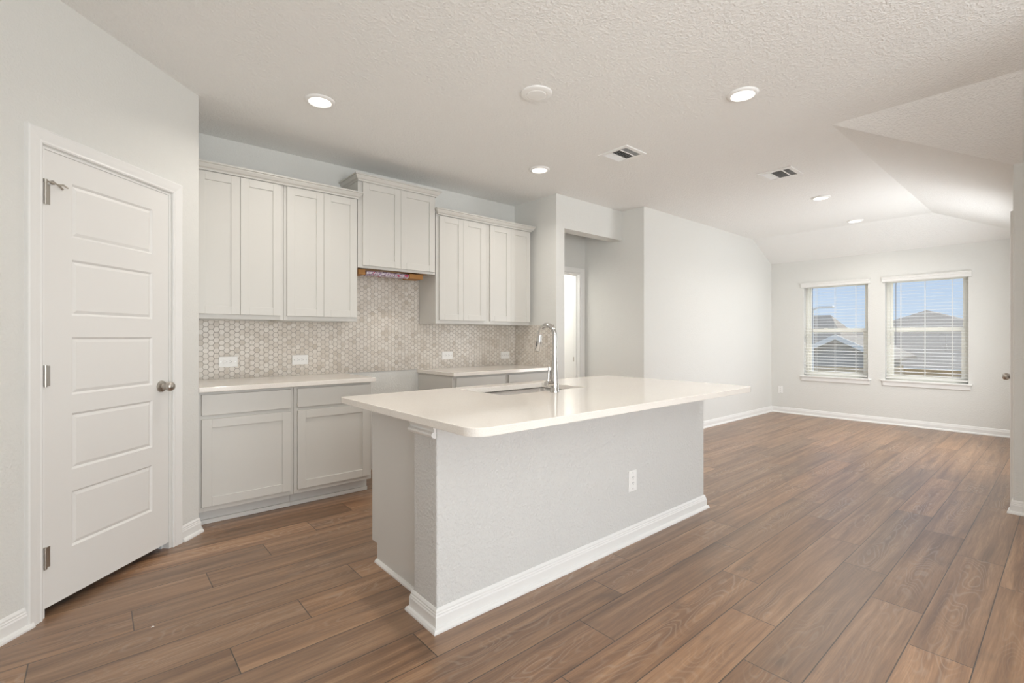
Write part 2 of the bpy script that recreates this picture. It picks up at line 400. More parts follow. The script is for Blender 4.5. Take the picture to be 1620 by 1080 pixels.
for z0 in (1.803, 1.006, .212):
    bm = bmesh.new(); tube(bm, [(.931, .004, z0), (.931, .004, z0+.095)], .0065, 10)
    for k in range(1, 5): tube(bm, [(.931, .004, z0+.019*k-.0006), (.931, .004, z0+.019*k+.0006)], .0068, 10)
    box(bm, .905, .931, -.0035, -.002, z0+.003, z0+.092)
    h = obj('hinge', bm, 'nickel', d1, smooth=True); h['label'] = 'satin nickel door hinge'
bm = bmesh.new()
tube(bm, [(.931, .004, 1.898), (.931, .004, 1.912)], .008, 10)
tube(bm, [(.931, .006, 1.906), (.912, .014, 1.903), (.885, .020, 1.898)], .003, 8)
lathe(bm, [(0, -.004), (.009, -.004), (.009, .004), (.004, .008), (0, .008)], 12, lambda a, b, h: (.900+a, .004+h, 1.906+b))
tube(bm, [(.900, .010, 1.905), (.898, .022, 1.899)], .0035, 8)
tube(bm, [(.888, .019, 1.899), (.872, .026, 1.903), (.852, .026, 1.895)], .004, 8)
tube(bm, [(.888, .019, 1.898), (.874, .014, 1.893), (.862, .012, 1.886)], .0045, 8)
obj('hinge_pin_stop', bm, 'nickel', d1, smooth=True)
knob(d1, .289, .944, -.004)
boxes('strike_plate', [(DS0+.0125, DS0+.0135, -.034, -.004, .915, 1.0)], 'nickel', d1)
struct(boxes('wall_pantry_inside', [(-.62, .38, YB-.14, YB, 0, H), (-.66, -.58, 2.9, YB, 0, H)], 'wall'))

# hall doorway with the lit room behind it
d2 = struct(frame('door_2', (XHALL, 4.15, 0), PI), 'open white doorway at the back of the hall')     # local x = XHALL - X
bm = bmesh.new(); casing(bm, .09, .89, 2.04); obj('door_casing', bm, 'trim', d2)
boxes('door_jamb', [(.0905, .106, -.12, -.0005, 0, 2.039), (.874, .8895, -.12, -.0005, 0, 2.039), (.106, .874, -.12, -.0005, 2.024, 2.0395),
      (.106, .117, -.085, -.05, 0, 2.024), (.863, .874, -.085, -.05, 0, 2.024), (.117, .863, -.085, -.05, 2.013, 2.024)], 'trim', d2)
sp_ = boxes('strike_plate', [(.1055, .1072, -.115, -.09, .905, .965), (.107, .1076, -.107, -.098, .915, .955)], 'nickel', d2)
o = frame('door_leaf', (.86, -.12, 0), math.radians(96)); o.parent = d2
bm = bmesh.new(); panel_door(bm, -.74, 0, .012, 2.02, .018, .035, [(z+.0, e) for z, e in PZ], -.62, -.12); obj('door_slab', bm, 'door', o)

# entry door in the side wall of the far room (only its knob shows past the corner)
d3 = struct(frame('door_3', (WX, WY, 0), 0), 'entry door in the side wall of the far room')
bm = bmesh.new(); panel_door(bm, .175, 1.035, .012, 2.03, -.005, .04, PZ, .30, .91); obj('door_slab', bm, 'door', d3)
boxes('door_jamb', [(.1605, .172, -.12, -.001, 0, 2.049), (1.038, 1.0495, -.12, -.001, 0, 2.049), (.172, 1.038, -.12, -.001, 2.034, 2.0495)], 'trim', d3)
bm = bmesh.new(); casing(bm, .158, 1.052, 2.052); obj('door_casing', bm, 'trim', d3)
knob(d3, .235, .935, -.005)

# ------------------------------------------------------------------ windows, blinds
def window(n, a, b, lbl):
    r = struct(frame('window_%d' % n, (XW, a, 0), PI/2), lbl)      # local x = Y - a, y into the room, z up
    L = b-a
    boxes('window_sill', [(-.042, L+.042, -.10, .042, ZS-.022, ZS-.002)], 'trim', r, .005)
    bm = bmesh.new(); prism(bm, [(.001, ZS-.023), (.024, ZS-.023), (.020, ZS-.045), (.020, ZS-.078), (.013, ZS-.086), (.001, ZS-.088)], -.024, L+.024, lambda u, v, w_: (w_, u, v))
    obj('window_apron', bm, 'trim', r)
    boxes('window_frame', [(.001, .04, -.158, -.095, ZS+.001, ZT-.001), (L-.04, L-.001, -.158, -.095, ZS+.001, ZT-.001), (.04, L-.04, -.158, -.095, ZT-.04, ZT-.001), (.04, L-.04, -.158, -.095, ZS+.001, ZS+.03)], 'vinyl', r, .003)
    up = boxes('upper_sash', [(.04, .065, -.152, -.132, 1.34, ZT-.04), (L-.065, L-.04, -.152, -.132, 1.34, ZT-.04), (.065, L-.065, -.152, -.132, ZT-.07, ZT-.04), (.065, L-.065, -.152, -.132, 1.32, 1.352)], 'vinyl', r, .002)
    lo = boxes('lower_sash', [(.04, .078, -.129, -.104, ZS+.03, 1.318), (L-.078, L-.04, -.129, -.104, ZS+.03, 1.318), (.078, L-.078, -.129, -.104, ZS+.03, ZS+.058), (.04, L-.04, -.131, -.098, 1.296, 1.345)], 'vinyl', r, .003)
    boxes('glass_pane', [(.065, L-.065, -.143, -.140, 1.352, ZT-.07)], 'glass', up)
    boxes('glass_pane', [(.078, L-.078, -.118, -.115, ZS+.058, 1.296)], 'glass', lo)
    boxes('sash_lock', [(L*.3, L*.3+.05, -.100, -.088, 1.345, 1.357)], 'vinyl', lo, .002); boxes('sash_lock', [(L*.7-.05, L*.7, -.100, -.088, 1.345, 1.357)], 'vinyl', lo, .002)
    return r
window(1, *WIN1, 'left window of the far wall, single-hung with almond sashes')
window(2, *WIN2, 'right window of the far wall, single-hung with almond sashes')
def blind(a, b, label):
    r = thing('window_blind', label, 'blind', (XW, a, 0), PI/2, 'blinds on the far wall windows'); L = b-a
    cords = [L*.18, L*.5, L*.80]
    bm = bmesh.new()
    VP = [(.0025, 1.992), (.020, 1.994), (.024, 2.002), (.024, 2.030), (.030, 2.038), (.030, 2.050), (.036, 2.058), (.036, 2.066), (.0025, 2.066)]
    prism(bm, VP, -.034, L+.034, lambda u, v, w_: (w_, u, v)); obj('valance', bm, 'blind', r)
    boxes('head_rail', [(.006, L-.006, -.060, -.004, 2.012, 2.050)], 'blind', r, .002)
    hw, th = .024, .0024
    bm = bmesh.new(); x0 = .006
    for c in cords+[None]:
        x1 = c-.007 if c else L-.006
        box(bm, x0, x1, -hw, hw, -th/2, th/2)
        if c:
            box(bm, c-.007, c+.007, -hw, -.019, -th/2, th/2); box(bm, c-.007, c+.007, .019, hw, -th/2, th/2); x0 = c+.007
    bmesh.ops.remove_doubles(bm, verts=bm.verts, dist=1e-5)
    s0 = obj('slat', bm, 'blind', r); z = .700; n = 0
    s0.location = (0, -.032, z); s0.rotation_euler = (math.radians(-4), 0, 0)
    while z < 1.965:
        z += .0445
        s = s0.copy(); C.objects.link(s); s.location = (0, -.032, z)
    boxes('bottom_rail', [(.006, L-.006, -.056, -.008, ZS+.020, ZS+.040)], 'blind', r, .004)
    for c in cords:
        boxes('ladder_cord', [(c-.0017, c+.0017, -.0585, -.057, ZS+.03, 2.014), (c-.0017, c+.0017, -.0068, -.0055, ZS+.03, 2.014)], 'blind', r)
    bm = bmesh.new(); tube(bm, [(L-.125, -.003, 1.975), (L-.122, .004, 1.94), (L-.122, .006, 1.105)], .0042, 8)
    obj('tilt_wand', bm, 'wand', r, smooth=True)
    return r
blind(*WIN1, 'white slatted blind in the left of the two far windows')
blind(*WIN2, 'white slatted blind in the right of the two far windows')

# ------------------------------------------------------------------ cabinets (front towards -y, root at the back)
def shaker(par, x0, x1, z0, z1, yf, st=.057, th=.019):
    rec = .008
    d = boxes('cabinet_door', [(x0, x0+st, yf, yf+th, z0, z1), (x1-st, x1, yf, yf+th, z0, z1), (x0+st, x1-st, yf, yf+th, z0, z0+st), (x0+st, x1-st, yf, yf+th, z1-st, z1)], 'cab', par, .0016)
    boxes('door_panel', [(x0+st-.003, x1-st+.003, yf+rec, yf+th-.003, z0+st-.003, z1-st+.003)], 'cab', d)
    return d
def carcass(par, x0, x1, yb, yf, z0, z1, side='cab', top=True, bottom='cab', opens=()):
    t = .018
    bl = [(x0, x0+t, yf+.019, yb, z0, z1), (x1-t, x1, yf+.019, yb, z0, z1), (x0+t, x1-t, yb-.008, yb, z0, z1)]
    if top: bl.append((x0+t, x1-t, yf+.019, yb-.008, z1-t, z1))
    boxes('cabinet_box', bl, side, par, .001)
    boxes('cabinet_floor', [(x0+t, x1-t, yf+.019, yb-.008, z0+.012, z0+.03)], bottom, par)
    us = sorted({x0, x1, *[q for o_ in opens for q in o_[:2]]})
    bm = bmesh.new(); wall_holes(bm, x0, x1, z0, z1, [(a+.012, b-.012, c+.012, d-.012) for a, b, c, d in opens], lambda bb, a, b, c, d: box(bb, a, b, yf, yf+.019, c, d))
    obj('face_frame', bm, 'cab', par, .001)
def wall_cabinet(label, x0, x1, z0, z1, doors, zd0, zd1, bottom='cab', group='wall cabinets'):
    r = thing('wall_cabinet', label, 'cabinet', ((x0+x1)/2, YB-.002, z0), 0, group); ox, oz = (x0+x1)/2, z0
    D = .313
    carcass(r, x0-ox, x1-ox, 0, -D, 0, z1-z0, bottom=bottom, opens=[(doors[0][0]-ox, doors[-1][1]-ox, zd0-oz, zd1-oz)])
    for a, b in doors: shaker(r, a-ox, b-ox, zd0-oz, zd1-oz, -D-.0195)
    return r
CROWN = [(0, 0), (.004, 0), (.007, .008), (.010, .012), (.020, .018), (.028, .030), (.032, .036), (.032, .042), (.042, .045), (.042, .055), (0, .055)]
def crown(name, path, z, par=None, off=(0, 0, 0)):
    bm = bmesh.new(); sweep(bm, path, CROWN, lambda x, y, h: (x-off[0], y-off[1], h+z-off[2])); return obj(name, bm, 'cab', par)
ZB = 1.352
wall_cabinet('tall two-door wall cabinet at the far left, against the pantry corner', XP+.001, 1.083, ZB, 2.40, [(.514, .787), (.789, 1.063)], 1.385, 2.37)
wall_cabinet('two-door wall cabinet just left of the shorter raised cabinet', 1.0845, 1.664, ZB, 2.40, [(1.104, 1.379), (1.381, 1.653)], 1.385, 2.37)
hood = wall_cabinet('short raised two-door cabinet above the stove gap', 1.668, 2.420, 1.808, 2.545, [(1.706, 2.0555), (2.0575, 2.407)], 1.829, 2.530, bottom='raw')
wall_cabinet('two-door wall cabinet just right of the shorter raised cabinet', 2.427, 3.034, ZB, 2.40, [(2.461, 2.731), (2.733, 3.003)], 1.385, 2.37)
wall_cabinet('rightmost two-door wall cabinet, beside the wing wall', 3.0355, 3.629, ZB, 2.40, [(3.066, 3.3425), (3.3445, 3.623)], 1.385, 2.37)
o = tag(crown('crown_molding', [(XP+.002, 3.9055), (1.655, 3.9055), (1.655, 3.918)], 2.374), 'painted crown molding along the left pair of wall cabinets', 'molding', 'cabinet crown moldings')
o = tag(crown('crown_molding', [(2.446, 3.918), (2.446, 3.9055), (3.631, 3.9055), (3.631, 4.238)], 2.376), 'painted crown molding along the right pair of wall cabinets', 'molding', 'cabinet crown moldings')
hl = hood.location
crown('crown_molding', [(1.667, 4.237), (1.667, 3.9055), (2.421, 3.9055), (2.421, 4.237)], 2.532, hood, hl)
# what hangs under the raised cabinet
pk = tag(bpy.data.objects.new('paper_packet', bpy.data.meshes.new('paper_packet')), 'crumpled purple and white printed packet under the raised cabinet', 'packet'); C.objects.link(pk)
bm = bmesh.new()
sec = 9
rings = []
for i in range(14):
    u = i/13; xx = 1.775+.405*u
    ring = []
    for k in range(sec):
        t_ = 2*PI*k/sec; rr = 1+random.uniform(-.18, .18)
        ring.append(bm.verts.new((xx-1.98, .05*math.cos(t_)*rr, -.026+.024*math.sin(t_)*rr)))
    rings.append(ring)
for r_, s_ in zip(rings, rings[1:]):
    for k in range(sec): bm.faces.new((r_[k], r_[(k+1) % sec], s_[(k+1) % sec], s_[k]))
bm.faces.new(rings[0]); bm.faces.new(rings[-1])
bmesh.ops.recalc_face_normals(bm, faces=bm.faces); bm.to_mesh(pk.data); bm.free(); pk.data.materials.append(M['paper']); pk.location = (1.98, 4.03, 1.807)
for a, b, y_, lb in ((1.70, 1.765, 4.06, 'orange wood block left of the printed packet, under the raised cabinet'), (2.19, 2.33, 4.06, 'orange wood block right of the printed packet, under the raised cabinet')):
    wb = tag(boxes('wood_block', [((a-b)/2, (b-a)/2, -.07, .07, -.044, 0)], 'orange', None, .003), lb, 'wood block', 'wood blocks under the raised cabinet'); wb.location = ((a+b)/2, y_, 1.8055)

YC = 3.63   # base cabinet face
def base_cabinet(label, x0, x1, doors, sideL='cab', sideR='cab', group='base cabinets along the back wall', loc=None, rot=0.0, depth=.60, ypos=YB-.004):
    ox = (x0+x1)/2
    r = thing('base_cabinet', label, 'cabinet', (ox, ypos, 0) if loc is None else loc, rot, group)
    D = depth; op = []
    for a, b in doors: op += [(a-ox, b-ox, .137, .697), (a-ox, b-ox, .722, .854)]
    carcass(r, x0-ox, x1-ox, 0, -D, .105, .872, top=False, opens=op, side='cab')
    for a, b in doors:
        shaker(r, a-ox, b-ox, .137, .697, -D-.0195)
        boxes('drawer_front', [(a-ox, b-ox, -D-.0195, -D-.0005, .722, .854)], 'cab', r, .0016)
    boxes('toe_kick', [(x0-ox, x1-ox, -D+.085, -D+.10, .0, .105), (x0-ox, x1-ox, -D+.071, -D+.085, 0, .03)], 'cab_side', r, .003)
    return r
base_cabinet('leftmost base cabinet by the pantry corner, one drawer over one wide door', XP+.002, 1.0705, [(.511, 1.049)])
base_cabinet('base cabinet left of the stove gap, one drawer over one wide door', 1.072, 1.655, [(1.094, 1.634)])
base_cabinet('base cabinet right of the stove gap, partly hidden behind the island', 2.420, 3.048, [(2.457, 3.027)])
base_cabinet('rightmost base cabinet by the wing wall, behind the faucet', 3.0495, 3.664, [(3.071, 3.643)])
def slab(x0, x1, y0, y1, z0, z1): return [(x0, x1, y0, y1, z0, z1)]
tag(boxes('countertop', slab(XP+.002, 1.676, 3.588, YB-.001, .873, .905), 'quartz', None, .003), 'pale quartz countertop on the left base cabinets', 'countertop', 'back wall countertops')
tag(boxes('countertop', slab(2.405, 3.683, 3.588, YB-.001, .873, .905), 'quartz', None, .003), 'pale quartz countertop on the right base cabinets by the wing wall', 'countertop', 'back wall countertops')

# ------------------------------------------------------------------ hexagon tile backsplash (real tiles on a grout bed)
def clip(poly, a, b, c):   # keep a*x + b*y <= c
    out = []
    for i, p in enumerate(poly):
        q = poly[(i+1) % len(poly)]; fp = a*p[0]+b*p[1]-c; fq = a*q[0]+b*q[1]-c
        if fp <= 0: out.append(p)
        if fp*fq < 0: t_ = fp/(fp-fq); out.append((p[0]+(q[0]-p[0])*t_, p[1]+(q[1]-p[1])*t_))
    return out
def hex_tiles(bm, rects, fn, pitch=.0400, gap=.0022):
    R = (pitch-gap)/math.sqrt(3); R2 = R-.0016/ .866
    for x0, x1, z0, z1 in rects:
        i0, i1 = int(x0/(pitch*.866))-2, int(x1/(pitch*.866))+2; j0, j1 = int(z0/pitch)-2, int(z1/pitch)+2
        for i in range(i0, i1):
            for j in range(j0, j1):
                cx, cz = i*pitch*.8660, (j+.5*(i % 2))*pitch
                if not (x0-R < cx < x1+R and z0-R < cz < z1+R): continue
                lo = [(cx+R*math.cos(PI/3*k), cz+R*math.sin(PI/3*k)) for k in range(6)]
                hi = [(cx+R2*math.cos(PI/3*k), cz+R2*math.sin(PI/3*k)) for k in range(6)]
                for lim in ((-1, 0, -x0), (1, 0, x1), (0, -1, -z0), (0, 1, z1)):
                    lo = clip(lo, *lim) if lo else lo; hi = clip(hi, *lim) if hi else hi
                if len(lo) < 3 or len(hi) < 3: continue
                if len(lo) == len(hi):
                    A = [bm.verts.new(fn(u, v_, .0)) for u, v_ in lo]; B = [bm.verts.new(fn(u, v_, .0014)) for u, v_ in hi]
                    n = len(A)
                    for k in range(n): bm.faces.new((A[k], A[(k+1) % n], B[(k+1) % n], B[k]))
                    bm.faces.new(B)
                else:
                    bm.faces.new([bm.verts.new(fn(u, v_, .0012)) for u, v_ in lo])
bm = bmesh.new()
hex_tiles(bm, [(XP+.002, 1.668, .9055, ZB-.001), (1.668, 2.422, .9055, 1.806), (2.422, XWING-.008, .9055, ZB-.001)], lambda u, v_, h_: (u, YB-.0075-h_, v_))
bt = struct(obj('wall_backsplash', bm, 'tile'), 'beige stone hexagon tile backsplash')
boxes('grout_bed', [(XP+.001, 1.668, YB-.0082, YB-.0005, .9052, ZB-.001), (1.668, 2.422, YB-.0082, YB-.0005, .9052, 1.806), (2.422, XWING-.0005, YB-.0082, YB-.0005, .9052, ZB-.001)], 'grout', bt)
bm = bmesh.new(); hex_tiles(bm, [(3.605, YB-.010, .9055, ZB+.002)], lambda u, v_, h_: (XWING-.0075-h_, u, v_))
bt2 = struct(obj('wall_backsplash_return', bm, 'tile'), 'hexagon tile return on the wing wall')
boxes('grout_bed', [(XWING-.0082, XWING-.0005, 3.604, YB-.0085, .9052, ZB+.0025)], 'grout', bt2)

# ------------------------------------------------------------------ island
IX0, IX1, IY0, IY1 = 1.080, 3.312, 1.738, 1.932
isl = thing('kitchen_island', 'long kitchen island with textured half wall under the quartz top', 'island', ((IX0+IX1)/2, 2.15, 0))
il = isl.location
def I(x, y, z=0.0): return (x-il[0], y-il[1])
ix0, iy0 = I(IX0, IY0); ix1, iy1 = I(IX1, IY1)
boxes('half_wall', [(ix0, ix1, iy0, iy1, 0, .872)], 'island_wall', isl, .008)
bm = bmesh.new(); sweep(bm, [(ix0+.03, iy1+.002), (ix0, iy1+.002), (ix0, iy0), (ix1, iy0), (ix1, iy1+.002), (ix1-.04, iy1+.002)], BB); obj('baseboard', bm, 'trim', isl)
CAP = [(0, 0), (.008, 0), (.020, .006), (.024, .014), (.022, .022), (.011, .027), (.011, .034), (.016, .046), (.028, .058), (.034, .062), (.034, .071), (0, .071)]
bm = bmesh.new(); sweep(bm, [(ix0, iy1+.012), (ix0, iy0+.004)], CAP, lambda x, y, h: (x, y, h+.8005)); obj('cap_molding', bm, 'trim', isl)
cx0, cx1 = I(1.165, 0)[0], I(3.232, 0)[0]; cy0, cy1 = I(0, IY1)[1], I(0, 2.545)[1]
side = [(cy0, 0), (cy1-.062, 0), (cy1-.062, .100), (cy1, .100), (cy1, .872), (cy0, .872)]
for a, b in ((cx0, cx0+.018), (cx1-.018, cx1)):
    bm = bmesh.new(); prism(bm, side, a, b, lambda u, v_, w_: (w_, u, v_)); obj('end_panel', bm, 'cab_side', isl, .001)
boxes('cabinet_floor', [(cx0+.018, cx1-.018, cy0+.001, cy1-.02, .105, .123)], 'cab', isl)
boxes('toe_kick', [(cx0+.018, cx1-.018, cy1-.085, cy1-.070, 0, .104)], 'cab_side', isl)
dw = (cx1-cx0)/4; op = []; dl = []
for k in range(4):
    a, b = cx0+k*dw+.02, cx0+(k+1)*dw-.02; dl.append((a, b)); op += [(a, b, .137, .697), (a, b, .722, .854)]
bm = bmesh.new(); wall_holes(bm, cx0+.0185, cx1-.0185, .105, .872, [(a+.012, b-.012, c+.012, d-.012) for a, b, c, d in op], lambda bb, a, b, c, d: box(bb, a, b, cy1-.019, cy1, c, d)); obj('face_frame', bm, 'cab', isl)
for a, b in dl:
    shaker(isl, a, b, .137, .697, cy1+.0005); boxes('drawer_front', [(a, b, cy1+.0005, cy1+.0195, .722, .854)], 'cab', isl, .0016)
bm = bmesh.new(); prism(bm, [(0, 0), (.016, 0), (.015, .008), (.009, .015), (0, .018)], cy0+.028, cy1-.062, lambda u, v_, w_: (cx0-u, w_, v_)); obj('shoe_molding', bm, 'trim', isl)

# island top with rounded front corners and a sink cut-out
TX0, TX1, TY0, TY1 = .990, 3.232, 1.350, 2.560
SX0, SX1, SY0, SY1 = 1.690, 2.375, 2.040, 2.440
def arc(cx, cy, r, a0, a1, n=10): return [(cx+r*math.cos(math.radians(a0+(a1-a0)*k/n)), cy+r*math.sin(math.radians(a0+(a1-a0)*k/n))) for k in range(n+1)]
R1, R2 = .075, .02
bm = bmesh.new(); vs = {}
def pt(p): return V(p[0], p[1], .905)
left = [(SX0, TY0)][::-1]+[]
polys = [
    [(SX0, TY1), *arc(TX0+R2, TY1-R2, R2, 90, 180, 5), *arc(TX0+R1, TY0+R1, R1, 180, 270), (SX0, TY0), (SX0, SY0), (SX0, SY1)],
    [(SX0, TY0), (SX1, TY0), (SX1, SY0), (SX0, SY0)], [(SX0, SY1), (SX1, SY1), (SX1, TY1), (SX0, TY1)],
    [(SX1, TY0), *arc(TX1-R1, TY0+R1, R1, 270, 360), *arc(TX1-R2, TY1-R2, R2, 0, 90, 5), (SX1, TY1), (SX1, SY1), (SX1, SY0)]]
fs = [bm.faces.new([pt(p) for p in pl_]) for pl_ in polys]
ex = bmesh.ops.extrude_face_region(bm, geom=fs)
bmesh.ops.translate(bm, vec=(0, 0, -.0325), verts=[g for g in ex['geom'] if isinstance(g, bmesh.types.BMVert)])
top = tag(obj('countertop', bm, 'quartz', None, .0025), 'long pale quartz top of the kitchen island with a sink cut-out', 'countertop')

# undermount sink
sk = thing('kitchen_sink', 'stainless steel undermount sink in the island top', 'sink', ((SX0+SX1)/2, (SY0+SY1)/2, .70))
bm = bmesh.new(); hx, hy = (SX1-SX0)/2+.004, (SY1-SY0)/2+.004
box(bm, -hx, hx, -hy, hy, .0, .170)
tf = [f for f in bm.faces if f.calc_center_median().z > .169]; bmesh.ops.delete(bm, geom=tf, context='FACES_ONLY')
bmesh.ops.bevel(bm, geom=[e for e in bm.edges if len(e.link_faces) == 2], offset=.03, segments=5, affect='EDGES', profile=.5)
o = obj('basin', bm, 'steel', sk, smooth=True); o.modifiers.new('thick', 'SOLIDIFY').thickness = .0015
bm = bmesh.new(); lathe(bm, [(0, .003), (.020, .003), (.024, .006), (.042, .005), (.043, .0025), (0, .0022)], 24); o = obj('drain', bm, 'chrome', sk, smooth=True)

# pull-down faucet between sink and seating side, spout towards +y
fx_, fy_ = 2.022, 1.972
fa = thing('kitchen_faucet', 'tall chrome gooseneck faucet standing on the island top', 'faucet', (fx_, fy_, .905))
bm = bmesh.new(); lathe(bm, [(.0275, 0.0005), (.0275, .006), (.0255, .010), (.0230, .05), (.0195, .12), (.0160, .195)], 28); obj('faucet_body', bm, 'chrome', fa, smooth=True)
pts = [(0, 0, .1955), (0, 0, .24), (0, 0, .29), (0, 0, .325)]
for k in range(1, 13):
    t_ = PI*k/12*.94; pts.append((0, .062-.062*math.cos(t_), .325+.064*math.sin(t_)))
bm = bmesh.new(); tube(bm, pts, .0142, 16); obj('spout', bm, 'chrome', fa, smooth=True)
bm = bmesh.new(); lathe(bm, [(.0155, .193), (.0160, .1935), (.0160, .1955), (.0150, .196)], 24); obj('seam_ring', bm, 'nickel', fa, smooth=True)
e0 = Vector(pts[-1]); dr = Vector((0, .16, -1)).normalized()
bm = bmesh.new(); tube(bm, [e0, e0+dr*.02, e0+dr*.024, e0+dr*.10, e0+dr*.104], [.0135, .0140, .0150, .0205, .018], 18); sh = obj('spray_head', bm, 'chrome', fa, smooth=True)
bm = bmesh.new(); tube(bm, [e0+dr*.045+Vector((-.0165, 0, 0)), e0+dr*.075+Vector((-.0185, 0, 0))], .003, 8); obj('spray_button', bm, 'grille_dark', sh, smooth=True)
bm = bmesh.new(); tube(bm, [(.0, 0, .048), (-.066, 0, .052)], [.0165, .0165], 18); tube(bm, [(-.066, 0, .052), (-.074, 0, .0525)], [.0150, .013], 18); hd = obj('handle', bm, 'chrome', fa, smooth=True)
bm = bmesh.new(); tube(bm, [(-.055, 0, .062), (-.050, 0, .105), (-.046, 0, .148)], [.0058, .0052, .0050], 12); obj('lever', bm, 'chrome', hd, smooth=True)

# ------------------------------------------------------------------ outlets (local x along the wall, y out, z up)
def outlet(label, loc, rotz, horizontal=False, group='wall outlets', W=.072, Hh=.118):
    r = thing('wall_outlet', label, 'outlet', loc, rotz, group)
    def T(x0, x1, y0, y1, z0, z1): return (z0, z1, y0, y1, -x1, -x0) if horizontal else (x0, x1, y0, y1, z0, z1)
    boxes('cover_plate', [T(-W/2, W/2, .0003, .006, -Hh/2, Hh/2)], 'plastic', r, .002)
    rc = boxes('receptacle', [T(-.0165, .0165, .006, .0078, -.033, .033)], 'plastic', r, .001)
    bl = []
    for c in (-.017, .017):
        bl += [T(-.0075, -.0055, .0078, .0081, c+.001, c+.009), T(.0055, .0075, .0078, .0081, c+.001, c+.008), T(-.002, .002, .0078, .0081, c-.009, c-.004)]
    boxes('outlet_slot', bl, 'black', rc)
    for s_ in (-.0485, .0485):
        boxes('screw', [T(-.003, .003, .006, .0066, s_-.003, s_+.003)], 'steel', r, .001)
    return r
yb = YB-.0092
outlet('left outlet of the pair on the tile above the left countertop', (.770, yb, 1.034), PI, True, 'outlets on the tile backsplash', .080, .127)
outlet('right outlet of the pair on the tile above the left countertop', (1.298, yb, 1.034), PI, True, 'outlets on the tile backsplash', .080, .127)
outlet('outlet on the tile above the right countertop, nearest the stove gap', (2.754, yb, 1.034), PI, True, 'outlets on the tile backsplash', .080, .127)
outlet('outlet on the tile in the corner by the wing wall', (3.534, yb, 1.018), PI, True, 'outlets on the tile backsplash', .080, .127)
outlet('upright white outlet on the half wall of the island', (2.447, IY0, .362), PI, False, 'wall outlets', .078, .125)
outlet('upright white outlet low on the window wall, left of the left window', (XW, 3.118, .372), PI/2, False, 'wall outlets')

# ------------------------------------------------------------------ ceiling fittings
def can(label, x, y, first=[]):
    if first: return dup(first[0], (x, y, H), 0, label)
    r = thing('recessed_light', label, 'ceiling light', (x, y, H), 0, 'recessed ceiling lights'); first.append(r)
    bm = bmesh.new(); lathe(bm, [(.064, -.004), (.070, -.014), (.080, -.013), (.090, -.006), (.092, -.0005)], 40)
    t_ = obj('trim_ring', bm, 'plastic', r, smooth=True)
    bm = bmesh.new(); lathe(bm, [(.0645, -.0045), (.062, -.0105), (.05, -.0115), (0, -.012)], 40); obj('diffuser', bm, 'bulb', r, smooth=True)
    l = lamp('lamp', 'AREA', (0, 0, -.016), CAN, (1, .945, .865), (0, 0, 0), shape='DISK', size=.11, spread=math.radians(145)); l.parent = r
    return r
can('recessed light over the left base cabinets, nearest the pantry', 1.09, 3.155)
can('recessed light near the sloped ceiling, right of the round cover plate', 3.055, 1.350)
can('recessed light over the right countertop near the wing wall', 3.040, 3.155)
can('nearer recessed light of the two over the far room', 5.965, 1.80)
can('farther recessed light of the two, close to the far slope', 7.49, 1.87)
can('recessed light over the near end of the island, above the frame', 1.09, 1.35)
bm = bmesh.new(); lathe(bm, [(.098, -.0005), (.096, -.008), (.085, -.014), (.066, -.014), (.062, -.010), (.058, -.016), (.03, -.0185), (0, -.019)], 40)
cp = tag(obj('ceiling_cover', bm, 'plastic', None, smooth=True), 'round white blank cover plate on the ceiling', 'ceiling cover'); cp.location = (2.075, 2.180, H)
def vent(label, x, y, sx, sy):
    r = thing('air_vent', label, 'vent', (x, y, H), 0, 'ceiling air vents'); a, b = sx/2, sy/2; m_ = .034
    boxes('vent_frame', [(-a, a, -b, -b+m_, -.010, -.0005), (-a, a, b-m_, b, -.010, -.0005), (-a, -a+m_, -b+m_, b-m_, -.010, -.0005), (a-m_, a, -b+m_, b-m_, -.010, -.0005),
          (-a+m_, a-m_, -b+.086, -b+.096, -.010, -.0005), (-a+m_, a-m_, b-.108, b-.096, -.010, -.0005)], 'plastic', r, .002)
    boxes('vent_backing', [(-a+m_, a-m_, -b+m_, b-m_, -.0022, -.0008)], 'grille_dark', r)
    secs = [(-b+m_, -b+.086, 7, 50), (-b+.096, b-.108, 11, 35), (b-.096, b-m_, 7, -50)]
    for y0, y1, n, ang in secs:
        k = 0
        while k < n:
            bm = bmesh.new()
            if ang == 35:
                xx = -a+m_+(k+.5)*(sx-2*m_)/n; t_ = math.radians(ang)
                prism(bm, [(xx-.003, -.0088), (xx+.003, -.0042), (xx+.0038, -.0042), (xx-.0022, -.0088)], y0, y1, lambda u, v_, w_: (u, w_, v_))
            else:
                yy_ = y0+(k+.5)*(y1-y0)/n; s_ = 1 if ang > 0 else -1
                prism(bm, [(yy_-.0026*s_, -.0095), (yy_+.0022*s_, -.003), (yy_+.0029*s_, -.003), (yy_-.0019*s_, -.0095)], -a+m_, a-m_, lambda u, v_, w_: (w_, u, v_))
            obj('louver', bm, 'plastic', r); k += 1
    return r
vent('square ceiling vent over the island, nearer of the two vents', 3.303, 2.443, .272, .285)
vent('square ceiling vent farther back, near the far room lights', 4.806, 1.787, .290, .297)

bm = bmesh.new()
A = [bm.verts.new(p) for p in ((-.009, -.004, .0006), (0, -.006, .004), (.010, -.002, .001), (.008, .005, .0025), (-.001, .004, .006), (-.010, .003, .0015))]
for f in ((0, 1, 4, 5), (1, 2, 3, 4)): bm.faces.new([A[i] for i in f])
ps = tag(obj('paper_scrap', bm, 'plastic'), 'tiny pale scrap lying on the plank floor in front of the pantry door', 'scrap'); ps.location = (.183, 2.540, 0.0005); ps.scale = (.6, .6, .6); ps.modifiers.new('thick', 'SOLIDIFY').thickness = .0006

